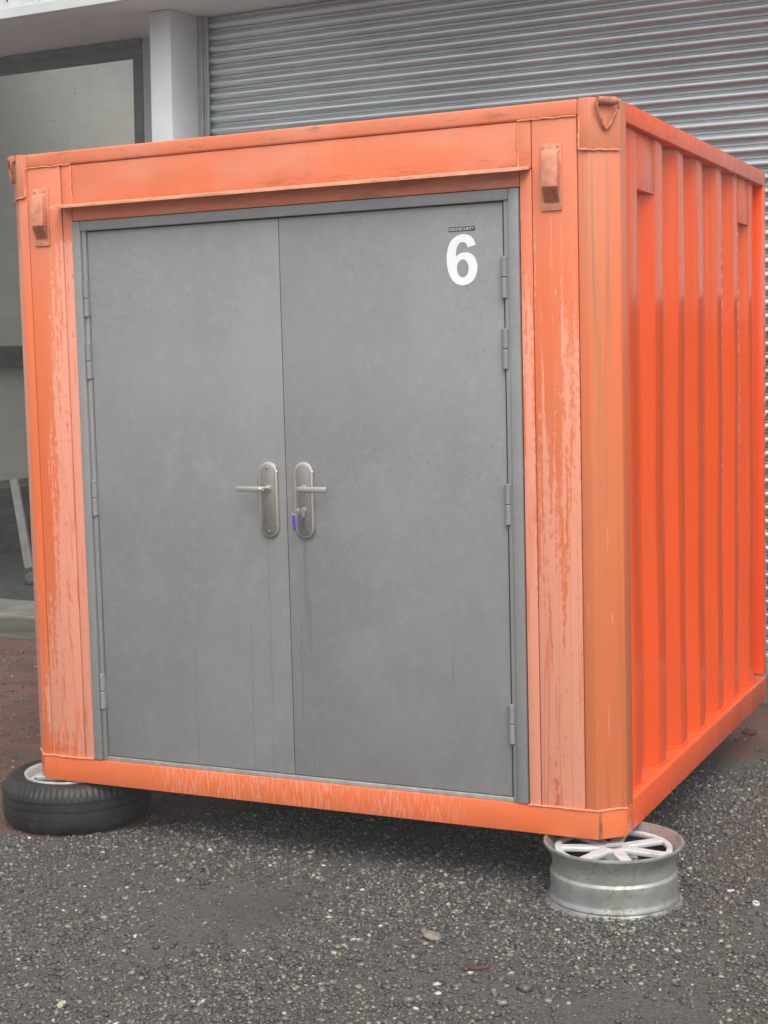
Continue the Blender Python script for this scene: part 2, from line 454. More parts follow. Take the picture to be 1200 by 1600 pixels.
def gravel():
    """loose wet grit scattered over the asphalt, thousands of small stones"""
    t = (1 + 5 ** 0.5) / 2
    iv = np.array([(-1, t, 0), (1, t, 0), (-1, -t, 0), (1, -t, 0), (0, -1, t), (0, 1, t), (0, -1, -t), (0, 1, -t), (t, 0, -1), (t, 0, 1), (-t, 0, -1), (-t, 0, 1)], float)
    iv /= np.linalg.norm(iv[0])
    ifc = np.array([(0, 11, 5), (0, 5, 1), (0, 1, 7), (0, 7, 10), (0, 10, 11), (1, 5, 9), (5, 11, 4), (11, 10, 2), (10, 7, 6), (7, 1, 8),
                    (3, 9, 4), (3, 4, 2), (3, 2, 6), (3, 6, 8), (3, 8, 9), (4, 9, 5), (2, 4, 11), (6, 2, 10), (8, 6, 7), (9, 8, 1)])
    P = []
    def clump(x, y):
        return 0.5 + 0.5 * np.sin(2.1 * x + 1.3 * y + 0.6) * np.sin(1.2 * x - 2.7 * y + 1.9) + 0.35 * np.sin(5.3 * x + 3.1 * y) * np.sin(4.1 * y - 3.3 * x + 1)
    N = 560000
    x = rng.uniform(-3.6, 3.6, N); y = rng.uniform(-1.75, 3.4, N)
    keep = rng.random(N) < np.clip(0.10 + 0.85 * clump(x, y), 0.06, 1)
    red = y > np.maximum(-0.12, x * 1.0 - 0.2)
    keep &= ~(red & (rng.random(N) > 0.10))
    # only what lies in or near the view
    dx, dy = x - _c[0], y - _c[1]
    dep = dx * _f[0] + dy * _f[1]; lat = dx * _r[0] + dy * _r[1]
    keep &= np.abs(lat / dep) < 0.30
    x, y, red = x[keep], y[keep], red[keep]; n = len(x)
    r = 0.0018 + 0.0030 * rng.random(n) + 0.0068 * rng.random(n) ** 4.5 + 0.008 * (rng.random(n) < 0.006) * rng.random(n)
    sc = np.stack([r * rng.uniform(0.8, 1.6, n), r * rng.uniform(0.7, 1.25, n), r * rng.uniform(0.5, 0.9, n)], 1)
    a = rng.uniform(0, 6.283, n); ca, sa = np.cos(a), np.sin(a)
    v = iv[None] * rng.uniform(0.5, 1.3, (n, 12, 1)) * sc[:, None, :]
    vx = v[..., 0] * ca[:, None] - v[..., 1] * sa[:, None]; vy = v[..., 0] * sa[:, None] + v[..., 1] * ca[:, None]
    vz = v[..., 2] + gh(x, y)[:, None] + sc[:, 2][:, None] * 0.45
    V = np.stack([vx + x[:, None], vy + y[:, None], vz], 2).reshape(-1, 3)
    F = (ifc[None] + (np.arange(n) * 12)[:, None, None]).reshape(-1, 3)
    me = bpy.data.meshes.new('gravel')
    me.vertices.add(len(V)); me.vertices.foreach_set('co', V.ravel().astype(np.float32))
    me.loops.add(F.size); me.loops.foreach_set('vertex_index', F.ravel().astype(np.int32))
    me.polygons.add(len(F)); me.polygons.foreach_set('loop_start', (np.arange(len(F)) * 3).astype(np.int32))
    me.update(calc_edges=True); me.validate()
    o = bpy.data.objects.new('gravel', me); C.objects.link(o)
    q = NT('grit_stones')
    g = q.t.nodes.new('ShaderNodeNewGeometry')
    col = q.ramp(g.outputs['Random Per Island'], [(0.0, (0.036, 0.037, 0.038)), (0.28, (0.068, 0.067, 0.064)), (0.64, (0.135, 0.130, 0.116)), (0.74, (0.085, 0.085, 0.085)),
                 (0.80, (0.18, 0.155, 0.11)), (0.87, (0.30, 0.265, 0.195)), (0.94, (0.15, 0.115, 0.10)), (0.985, (0.40, 0.37, 0.31)), (1.0, (0.55, 0.53, 0.48))])
    col = q.mix(q.mul(q.map(q.noise((1, 1, 1), 400, 3), 0.35, 0.7), 0.4), col, (0.06, 0.055, 0.05))
    q.set(col, 0.33)
    me.materials.append(q.m)
    tag(o, 'loose wet grit of dark and pale small stones strewn over the yard', 'gravel', kind='stuff')
gravel()

# a few larger things lying in the grit
def pebble(name, x, y, r, col, label, cat, flat=0.6, rough=0.6, seed=1):
    b = bmesh.new(); bmesh.ops.create_icosphere(b, subdivisions=3, radius=1)
    rr = random.Random(seed)
    k = [(Vector((rr.gauss(0, 1), rr.gauss(0, 1), rr.gauss(0, 1))).normalized(), rr.uniform(0.62, 0.9)) for _ in range(9)]
    for v in b.verts:
        for nrm, d in k:
            q = v.co.dot(nrm)
            if q > d: v.co -= nrm * (q - d) * 0.9
        v.co.x *= r * 1.25; v.co.y *= r; v.co.z *= r * flat
    mb = MB(); mb.merge(b)
    o = mb.build(name, plain(name + '_surface', col, rough, 0, 0.3, 60, 0.2), smooth=35)
    o.location = (x, y, float(gh(x, y)) + r * flat * 0.55); o.rotation_euler = (0.1, -0.15, seed)
    return tag(o, label, cat)
pebble('stone', 1.835, -0.515, 0.026, (0.19, 0.165, 0.13), 'larger brownish stone lying in the grit below the middle of the container', 'stone', 0.6, 0.6, 3)
pebble('paint_flake', 2.573, 0.24, 0.013, (0.60, 0.60, 0.58), 'white angular chip on dark grit, upper of two white bits near the bare wheel', 'debris', 0.25, 0.5, 5)
pebble('stone', 1.09, -1.36, 0.014, (0.42, 0.37, 0.27), 'cream pebble near the bottom of the yard, largest pale one there', 'stone', 0.7, 0.6, 8)
pebble('brick_fragment', 2.17, 2.42, 0.034, (0.11, 0.045, 0.04), 'dull red brick fragment on the ground behind the rear corner of the container', 'brick', 0.5, 0.8, 12)
wc = MB().lathe([(0.0110, -0.004), (0.0122, -0.002), (0.0122, 0.005), (0.0105, 0.007), (0.0078, 0.006), (0.0074, -0.003)], 28, None, True).build('plastic_ring', plain('dull_white_plastic', (0.55, 0.56, 0.57), 0.5, 0, 0.2, 60), smooth=40)
wc.location = (2.681, 0.114, float(gh(2.681, 0.114)) + 0.007); wc.rotation_euler = (0.25, 0.2, 0.3)
tag(wc, 'small white plastic ring lying on the dark grit right of the bare wheel', 'ring')
ld = MB()
ld.prism([(-0.045, -0.010), (-0.02, -0.022), (0.015, -0.018), (0.05, -0.004), (0.03, 0.014), (0.005, 0.010), (-0.02, 0.02)], 0.0, 0.004, 'z', 0.001)
lo = ld.build('rust_flake', M['rust'])
lo.location = (2.047, -0.679, float(gh(2.047, -0.679)) + 0.003); lo.rotation_euler = (0.05, -0.06, 0.2); lo.scale = (0.7, 0.8, 0.8)
tag(lo, 'flat rusty brown flake lying in the grit, nearest the viewer', 'debris')

# ================================================================== BUILDING
bY, bRoll = R(-5), R(1.2)
MBLD = Matrix.Translation((-1.75, 4.22, 0)) @ Matrix.Rotation(bY, 4, 'Z') @ Matrix.Rotation(bRoll, 4, 'Y')
def at_building(o):
    o.matrix_world = MBLD; return o

def concrete(name, col, wet=0.3):
    n = NT(name)
    f = n.noise((1, 1, 1), 2.5, 6, 0.65)
    c = n.mix(n.map(f, 0.3, 0.7), tuple(q * 0.7 for q in col), tuple(q * 1.25 for q in col))
    c = n.mix(n.mul(n.map(n.noise((1, 1, 1), 60, 4), 0.5, 0.7), 0.4), c, tuple(q * 0.5 for q in col))
    n.set(c, n.map(f, 0.3, 0.7, 0.35, 0.8))
    n.bump(n.noise((1, 1, 1), 60, 5, 0.7), 0.3, 0.008)
    return n.m
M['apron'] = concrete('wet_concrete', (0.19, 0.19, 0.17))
M['kerbc'] = concrete('mossy_concrete', (0.085, 0.08, 0.062))
M['clad'] = plain('pale_coated_steel', (0.60, 0.63, 0.62), 0.4, 0, 0.06, 3, 0.02)
M['soffit'] = plain('grey_soffit_sheet', (0.78, 0.78, 0.77), 0.6, 0, 0.04, 2, 0.02)
M['beam'] = plain('dark_steel_beam', (0.095, 0.107, 0.11), 0.55, 0, 0.2, 5, 0.03)
M['pier'] = plain('grey_painted_pier', (0.42, 0.42, 0.42), 0.75, 0, 0.1, 6, 0.1)
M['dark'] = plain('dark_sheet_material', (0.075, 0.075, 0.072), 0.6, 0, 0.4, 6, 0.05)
M['rubber_dark'] = plain('dark_rubber', (0.03, 0.03, 0.03), 0.7)
M['floor'] = concrete('interior_floor', (0.045, 0.044, 0.042))  # kept dark so the bay's shade is painted into the floor colour

def block_wall(name, col):
    n = NT(name)
    v = n.t.nodes.new('ShaderNodeCombineXYZ'); x, y, z = n.xyz()
    n.link(n.add(y, x), v.inputs[0]); n.link(n.add(z, 0.215), v.inputs[1])
    br = n.t.nodes.new('ShaderNodeTexBrick'); n.link(v.outputs[0], br.inputs['Vector'])
    br.inputs['Scale'].default_value = 1.0; br.inputs['Brick Width'].default_value = 0.45; br.inputs['Row Height'].default_value = 0.225
    br.inputs['Mortar Size'].default_value = 0.006; br.inputs['Mortar Smooth'].default_value = 0.4; br.inputs['Bias'].default_value = 0
    br.inputs['Color1'].default_value = (*col, 1); br.inputs['Color2'].default_value = (*[q * 0.93 for q in col], 1)
    br.inputs['Mortar'].default_value = (*[q * 0.86 for q in col], 1)
    c = n.mix(n.mul(n.map(n.noise((1, 1, 1), 3, 5, 0.6), 0.4, 0.75), 0.3), br.outputs[0], tuple(q * 0.75 for q in col))
    sp = n.map(n.voro((1, 1, 1), 5.0), 0.05, 0.08, 1.0, 0.0)
    c = n.mix(n.mul(sp, 0.5), c, (0.1, 0.09, 0.08))
    n.set(c, 0.8)
    b1 = n.bump(n.math('SUBTRACT', 1.0, br.outputs['Fac']), 0.2, 0.004)
    n.bump(n.noise((1, 1, 1), 90, 4), 0.2, 0.004, b1)
    return n.m
M['block'] = block_wall('painted_blockwork', (0.62, 0.61, 0.55))

bl = at_building(empty('industrial_building'))
tag(bl, 'grey clad industrial unit with open bay on the left and wide soffit', 'building')
ZS = 3.848
MB().box(-9, 9, -0.66, 0.50, ZS, ZS + 0.05).build('soffit', M['soffit'], bl)
fa = MB(); fa.box(-9, 9, -0.69, -0.662, ZS - 0.006, ZS + 0.062, 0.004)
fa.build('fascia', M['clad'], bl)
prof = []; xx = -9.0
while xx < 9:
    prof += [(xx, -0.668), (xx + 0.085, -0.668), (xx + 0.097, -0.640), (xx + 0.133, -0.640)]
    xx += 0.145
cl = MB().strip(prof, ZS + 0.064, 5.6, 'z').build('cladding', M['clad'], bl)
for k in range(8):
    MB().lathe([(0.0, -0.006), (0.007, -0.005), (0.009, 0.0)], 8, Matrix.Translation((-9 + 0.145 * (2 * k + 45) + 0.115, -0.641, ZS + 0.12)) @ Matrix.Rotation(R(90), 4, 'X') @ Matrix.Scale(-1, 4, (0, 0, 1))).build('fixing_screw', M['gap'], cl)
# steel-clad column between the bays
co = MB(); co.box(-0.278, -0.108, -0.331, -0.002, -0.35, ZS - 0.003, 0.006)
co.build('column', M['clad'], bl, smooth=30)
# pier, header and post of the open bay
MB().box(-0.845, -0.112, 0.30, 0.52, -0.35, ZS - 0.003).build('pier', M['pier'], bl)
hb = MB(); hb.box(-5.0, -0.847, 0.30, 0.40, 3.735, ZS - 0.003, 0.004); hb.box(-5.0, -0.847, 0.27, 0.297, 3.80, ZS - 0.004, 0.003)
hb.build('header_beam', M['beam'], bl)
MB().box(-0.944, -0.859, 0.31, 0.42, -0.2, 3.733, 0.004).build('door_post', M['beam'], bl)
iw = MB(); iw.box(-5.25, -5.0, 0.30, 14, -0.35, 5.6)
iw.build('interior_wall', M['block'], bl)
MB().box(-4.997, -4.90, 0.9, 13.5, 1.53, 1.75, 0.01).build('wall_rail', M['dark'], bl)
MB().box(-4.998, -0.86, 13.7, 13.95, -0.19, 5.6).build('back_wall', M['block'], bl)
MB().box(-0.858, -0.62, 0.525, 13.69, -0.19, 5.6).build('dividing_wall', M['block'], bl)
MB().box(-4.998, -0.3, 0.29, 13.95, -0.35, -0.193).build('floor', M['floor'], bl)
MB().box(-9, -5.252, 0.30, 0.52, -0.35, ZS - 0.003).build('front_wall', M['block'], bl)
rf = MB()                                                   # roof with an added, unseen opening that lets daylight onto the bay wall
rf.box(-9, 9, 0.0, 3.0, 5.61, 5.7); rf.box(-9, 9, 8.2, 14.2, 5.61, 5.7)
rf.box(-9, -4.4, 3.002, 8.198, 5.61, 5.7); rf.box(-1.6, 9, 3.002, 8.198, 5.61, 5.7)
rf.build('roof', M['soffit'], bl)
def brick_wall():
    n = NT('dark_brick')
    v = n.t.nodes.new('ShaderNodeCombineXYZ'); x, y, z = n.xyz()
    n.link(n.add(y, x), v.inputs[0]); n.link(z, v.inputs[1])
    br = n.t.nodes.new('ShaderNodeTexBrick'); n.link(v.outputs[0], br.inputs['Vector'])
    br.inputs['Scale'].default_value = 1.0; br.inputs['Brick Width'].default_value = 0.225; br.inputs['Row Height'].default_value = 0.075
    br.inputs['Mortar Size'].default_value = 0.005
    br.inputs['Color1'].default_value = (0.075, 0.035, 0.026, 1); br.inputs['Color2'].default_value = (0.05, 0.027, 0.022, 1); br.inputs['Mortar'].default_value = (0.11, 0.10, 0.09, 1)
    n.set(n.mix(n.mul(n.noise((1, 1, 1), 2, 4), 0.3), br.outputs[0], (0.05, 0.04, 0.035)), 0.8)
    return n.m
MB().box(4.38, 9, -0.06, 0.25, -0.35, 1.97).build('unseen_dado', brick_wall(), bl)  # out of view; added for the dark lower reflection in the container's side
prof_ = []; xx = 4.385
while xx < 9:
    prof_ += [(xx, -0.03), (xx + 0.085, -0.03), (xx + 0.097, -0.005), (xx + 0.133, -0.005)]; xx += 0.145
MB().strip(prof_, 1.975, ZS - 0.003, 'z').build('cladding', M['clad'], bl)
# head of the shutter opening behind the curtain
MB().box(-0.10, 4.36, 0.20, 0.26, -0.3, ZS - 0.003).build('opening_backing', M['dark'], bl)

# roller shutter
def galv():
    n = NT('galvanised_lath')
    c = n.mix(n.map(n.noise((0.7, 1, 1.6), 1.0, 5, 0.6), 0.35, 0.7), (0.70, 0.745, 0.755), (0.56, 0.595, 0.605))
    c = n.mix(n.mul(n.map(n.noise((5, 5, 22), 1.0, 6, 0.72), 0.60, 0.70), 0.22), c, (0.74, 0.76, 0.77))
    c = n.mix(n.mul(n.map(n.noise((7, 3, 3), 1.0, 6, 0.7), 0.58, 0.75), 0.18), c, (0.25, 0.25, 0.24))
    n.set(c, n.map(n.noise((2, 2, 3), 1.0, 4), 0.3, 0.7, 0.30, 0.42), 0.9)
    n.bump(n.noise((2.2, 2, 2), 1.0, 2), 0.06, 0.01)
    return n.m
M['galv'] = galv()
M['guide'] = plain('galvanised_guide', (0.36, 0.38, 0.38), 0.4, 0.5, 0.12, 8, 0.02)
sh = at_building(empty('roller_shutter'))
tag(sh, 'wide galvanised roller shutter of horizontal curved slats behind the orange container', 'shutter')
p = 0.0752; prof = []; zz = -0.07
def lath(z):
    out = [(0.020, z)]
    for i in range(11):
        t = i / 10; out.append((-0.0165 * math.sin(math.pi * (0.05 + 0.91 * t)) ** 0.9 + 0.001, z + 0.0005 + 0.0525 * t))
    out += [(0.006, z + 0.0535), (0.006, z + 0.0550)]
    for i in range(6):
        t = i / 5; out.append((-0.0005 - 0.0045 * math.sin(math.pi * t), z + 0.0553 + 0.0092 * t))
    out += [(0.020, z + 0.0648)]
    return out
while zz < ZS: prof += lath(zz); zz += p
prof = [q for q in prof if q[1] < ZS - 0.002]
MB().strip(prof, -0.062, 4.28, 'x', 24).build('curtain', M['galv'], sh, smooth=50)
bb = MB(); bb.box(-0.06, 4.28, -0.02, 0.014, -0.20, -0.072, 0.004); bb.box(-0.06, 4.28, -0.045, -0.0205, -0.20, -0.165, 0.004)
bb.build('bottom_bar', M['guide'], sh)
gl = MB(); gl.box(-0.106, -0.074, -0.05, 0.05, -0.2, ZS - 0.004, 0.003); gl.box(-0.0735, -0.036, -0.034, -0.018, -0.2, ZS - 0.004, 0.003); gl.box(-0.0735, -0.036, 0.018, 0.034, -0.2, ZS - 0.004, 0.003)
gl.build('guide_rail', M['guide'], sh)
gr_ = MB(); gr_.box(4.292, 4.33, -0.05, 0.05, -0.2, ZS - 0.004, 0.003); gr_.box(4.25, 4.2915, -0.034, -0.018, -0.2, ZS - 0.004, 0.003)
gr_.build('guide_rail', M['guide'], sh)

# concrete apron along the building
ap = MB()
ap.box(-9, 9, -0.30, 0.295, -0.30, 0.012, 0.008)
ao = ap.build('concrete_apron', M['apron'])
ao.location = (-1.75, 4.22, GZ + 0.03); ao.rotation_euler = (0, 0, bY); tag(ao, kind='structure')
ak = MB(); ak.box(-9, 9, -0.86, -0.303, -0.30, 0.0, 0.012)
ko = ak.build('kerb', M['kerbc']); ko.location = (-1.75, 4.22, GZ + 0.02); ko.rotation_euler = (0, 0, bY); tag(ko, kind='structure')

# things inside the open bay
pl = MB(); pl.box(-0.045, 0.045, -0.012, 0.012, 0, 0.80, 0.003)
po = pl.build('plank', plain('grey_board', (0.27, 0.265, 0.24), 0.7, 0, 0.2, 8))
tag(po, 'pale grey board leaning in the open bay against the dark sheets', 'board')
st = at_building(empty('sheet_stack'))
tag(st, 'low dark stack of flat sheets along the block wall inside the open bay', 'stack')
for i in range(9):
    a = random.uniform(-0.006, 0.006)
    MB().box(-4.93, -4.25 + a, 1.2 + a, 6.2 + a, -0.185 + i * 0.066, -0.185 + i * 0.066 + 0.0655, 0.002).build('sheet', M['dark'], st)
cw = empty('castor_wheel', (0, 0, 0)); tag(cw, 'small grey rubber wheel on the bay floor beside the foot of the leaning board', 'wheel')
MB().lathe([(0.040, -0.016), (0.060, -0.018), (0.068, -0.010), (0.068, 0.010), (0.060, 0.018), (0.040, 0.016)], 40, None, True).build('tyre', M['rubber_dark'], cw, smooth=40)
MB().lathe([(0.008, -0.012), (0.041, -0.009), (0.041, 0.009), (0.008, 0.012)], 32, None, True).build('hub', M['dark'], cw, smooth=40)
cw.matrix_world = MBLD @ Matrix.Translation((-2.575, 0.86, -0.125)) @ Matrix.Rotation(R(25), 4, 'Z') @ Matrix.Rotation(R(80), 4, 'X')

# ================================================================== SHIPPING CONTAINER
H, WF, CH, D = 2.35, 2.198, 0.076, 2.286
XR, XL = WF + CH, -CH
ct = empty('storage_container')
tag(ct, 'small bright orange steel storage container with grey double doors, raised on wheels', 'container')

def chamfer_poly(inset=0.0, out=0.0):
    """plan outline of the front right corner post"""
    s2 = out * 0.4142
    return [(2.160, -out), (WF + s2, -out), (XR + out, CH - s2), (XR + out, 0.150), (XR - 0.05, 0.150), (XR - 0.05, 0.09), (2.160, 0.05)]
def mirror(poly): return [(WF - x, y) for x, y in poly][::-1]

# bottom rail across the front, wrapped round both chamfered corners
fr = [(XL, CH), (0, 0), (WF, 0), (XR, CH), (XR, 0.152), (XR - 0.06, 0.152), (WF - 0.03, 0.06), (0.03, 0.06), (XL + 0.06, 0.152), (XL, 0.152)]
b = MB().prism(fr, 0.0, 0.094, 'z', 0.004)
rail = b.build('front_bottom_rail', M['rail'], ct, smooth=40)
bd = MB()
zb = 0.0955
for a, c, k in (((0.0, -0.001, zb), (0.233, -0.001, zb), 14), ((1.966, -0.001, zb), (WF, -0.001, zb), 14), ((WF, -0.001, zb), (XR + .001, CH, zb), 8), ((0, -0.001, zb), (XL, CH, zb), 8)):
    MB().tube(wobble(a, c, k), 0.0036, 8).build('weld_bead', M['bead'], rail, smooth=60)
# corner posts
for nm, poly in (('r', chamfer_poly()), ('l', mirror(chamfer_poly()))):
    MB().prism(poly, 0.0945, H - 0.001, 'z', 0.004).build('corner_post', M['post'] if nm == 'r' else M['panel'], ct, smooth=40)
# cover panels between post and doors
for x0, x1 in ((2.0095, 2.1575), (WF - 2.1575, WF - 2.0095)):
    MB().box(x0, x1, 0.001, 0.045, 0.0945, 2.2975, 0.003).build('post_cover', M['panel'], ct, smooth=40)
for x0, x1 in ((1.9665, 2.0065), (WF - 2.0065, 0.2325)):
    MB().box(x0, x1, 0.003, 0.045, 0.0945, 2.148, 0.003).build('door_surround', M['panel'], ct, smooth=40)
MB().box(0.15, 2.06, 0.047, 0.055, 0.05, 2.34).build('backing_plate', M['side'], ct)
# top rail, header, drip canopy
MB().box(0.0365, 2.1605, -0.001, 0.06, 2.3005, H, 0.007, 3).build('front_top_rail', M['top'], ct, smooth=40)
hd = MB(); hd.box(0.2365, 1.9615, 0.006, 0.045, 2.150, 2.2985, 0.003); hd.box(0.1935, 0.2345, 0.002, 0.045, 2.150, 2.2985, 0.003); hd.box(1.9635, 2.0065, 0.002, 0.045, 2.150, 2.2985, 0.003)
header = hd.build('header_panel', M['top'], ct, smooth=40)
bd = MB()
for a, c, k in (((0.04, -0.001, 2.299), (0.235, -0.001, 2.3), 14), ((1.963, -0.001, 2.3), (2.158, -0.001, 2.299), 14), ((0.2355, 0.003, 2.16), (0.2355, 0.003, 2.297), 10), ((1.9625, 0.003, 2.155), (1.9625, 0.003, 2.297), 10)):
    MB().tube(wobble(a, c, k), 0.0028, 8).build('weld_bead', M['bead'], header, smooth=60)
# soffit strip above the door frame and sloping lip
MB().box(0.2345, 1.9645, 0.004, 0.045, 2.0955, 2.1475, 0.002).build('lintel', M['top'], ct)
cp = MB()
b2 = bmesh.new()
xs = [0.185, 0.235, 1.965, 2.004]; dep = [0.066, 0.066, 0.066, 0.012]
top = []; bot = []
for xq, dq in zip(xs, dep):
    k = 2.1405 + 0.010 * (0.066 - dq) / 0.066
    top.append((b2.verts.new((xq, 0.004, 2.1585)), b2.verts.new((xq, -dq, k + 0.005))))
    bot.append((b2.verts.new((xq, 0.004, 2.1495)), b2.verts.new((xq, -dq, k - 0.003))))
for i in range(3):
    b2.faces.new((top[i][0], top[i + 1][0], top[i + 1][1], top[i][1]))
    b2.faces.new((bot[i][0], bot[i][1], bot[i + 1][1], bot[i + 1][0]))
    b2.faces.new((top[i][1], top[i + 1][1], bot[i + 1][1], bot[i][1]))
b2.faces.new((top[0][0], top[0][1], bot[0][1], bot[0][0])); b2.faces.new((top[3][0], bot[3][0], bot[3][1], top[3][1]))
b2.faces.new([t_[0] for t_ in top] + [t_[0] for t_ in bot][::-1])
cp.merge(b2); cp.build('drip_canopy', M['lip'], ct)

# corner plates with lifting rings on the chamfers
def corner_plate(sgn):
    t = 0.005
    poly = [(2.166, 0.0005), (2.166, -t), (WF + t * 0.4, -t), (XR + t * 0.7, CH - t * 0.7), (XR, CH), (WF, 0.0005)]
    m = lambda P: [((WF - x) if sgn < 0 else x, y) for x, y in P][::(-1 if sgn < 0 else 1)]
    mm = lambda q: (WF - q[0], q[1], q[2]) if sgn < 0 else q
    pl_ = MB().prism(m(poly), 2.195, H + 0.001, 'z', 0.0015).build('corner_plate', M['post'], ct, smooth=40)
    bd_ = MB()
    for a, c, k in (((2.166, -t, 2.195), (WF, -t, 2.192), 5), ((WF, -t, 2.192), (XR, CH - 0.006, 2.193), 10), ((2.166, -0.004, 2.195), (2.166, -0.004, H - 0.055), 12)):
        bd_.tube(wobble(mm(a), mm(c), k), 0.0035, 8)
    bd_.build('weld_bead', M['bead'], pl_, smooth=60)
    q = math.sqrt(.5)
    cx, cy = WF + CH / 2, CH / 2
    def P(u, n, z): return mm((cx + q * u + q * n, cy + q * u - q * n, z))
    rg = MB()
    loop = [P(-0.030, 0.022, 2.343), P(-0.038, 0.022, 2.335), P(-0.038, 0.021, 2.322), P(-0.030, 0.019, 2.305), P(-0.012, 0.014, 2.268), P(-0.004, 0.013, 2.256), P(0.004, 0.013, 2.256),
            P(0.012, 0.014, 2.268), P(0.030, 0.019, 2.305), P(0.038, 0.021, 2.322), P(0.038, 0.022, 2.335), P(0.030, 0.022, 2.343)]
    rg.tube(loop, 0.0052, 10, closed=True)
    rg.tube([P(-0.031, 0.017, 2.340), P(0.031, 0.017, 2.340)], 0.0125, 14)
    rg.build('lifting_ring', M['ring_steel'], pl_, smooth=50)
corner_plate(1); corner_plate(-1)

# ventilator covers
def vent(x0, rot=0):
    bp = MB(); bp.box(x0, x0 + 0.067, -0.006, 0.0005, 2.013, 2.221, 0.002)
    for sx, szz in ((0.010, 2.211), (0.057, 2.211), (0.033, 2.024)):
        bp.lathe([(0.0, 0.004), (0.003, 0.0035), (0.0042, 0.0)], 8, Matrix.Translation((x0 + sx, -0.006, szz)) @ Matrix.Rotation(R(90), 4, 'X'))
    v = bp.build('vent_cover', M['vent'], ct, smooth=35)
    hb_ = MB()
    pr = [(-0.006, 2.204), (-0.034, 2.190), (-0.038, 2.085), (-0.035, 2.082), (-0.006, 2.082)]
    hb_.prism(pr, x0 + 0.011, x0 + 0.062, 'x', 0.002)
    hb_.build('hood', M['vent'], v, smooth=35)
    g = MB()
    ya, za, yb, zb_ = -0.034, 2.0805, -0.008, 2.040
    for i in range(9):
        xq = x0 + 0.012 + 0.048 * i / 8
        g.tube([(xq, ya, za), (xq, yb, zb_)], 0.0013, 5)
    for i in range(10):
        t_ = i / 9; g.tube([(x0 + 0.012, ya + (yb - ya) * t_, za + (zb_ - za) * t_), (x0 + 0.060, ya + (yb - ya) * t_, za + (zb_ - za) * t_)], 0.0009, 5)
    g.prism([(yb, zb_ - 0.002), (yb, za + 0.001), (ya + 0.006, za + 0.001)], x0 + 0.013, x0 + 0.059, 'x')
    g.build('grille', plain('vent_mesh', (0.42, 0.14, 0.075), 0.6, 0, 0.2, 60), v)
vent(2.0415); vent(0.068)

# grey door frame: two jambs, head, inner rebate
for nm, x0, x1, xi0, xi1 in (('l', 0.2355, 0.2695, 0.2715, 0.288), ('r', 1.9285, 1.9625, 1.910, 1.9265)):
    j = MB(); j.box(x0, x1, -0.004, 0.044, 0.0965, 2.0925, 0.002); j.box(min(xi0, xi1), max(xi0, xi1), 0.004, 0.044, 0.0965, 2.0905, 0.002)
    j.build('door_jamb', M['frame'], ct, smooth=40)
MB().box(0.2705, 1.9275, -0.0035, 0.044, 2.0575, 2.0922, 0.002).build('door_head', M['frame'], ct, smooth=40)
MB().box(0.2715, 1.9265, 0.008, 0.045, 0.0945, 0.1105, 0.002).build('threshold', M['threshold'], ct, smooth=40)
MB().box(0.2885, 1.9095, 0.038, 0.0465, 0.111, 2.057).build('door_rebate', M['gap'], ct)

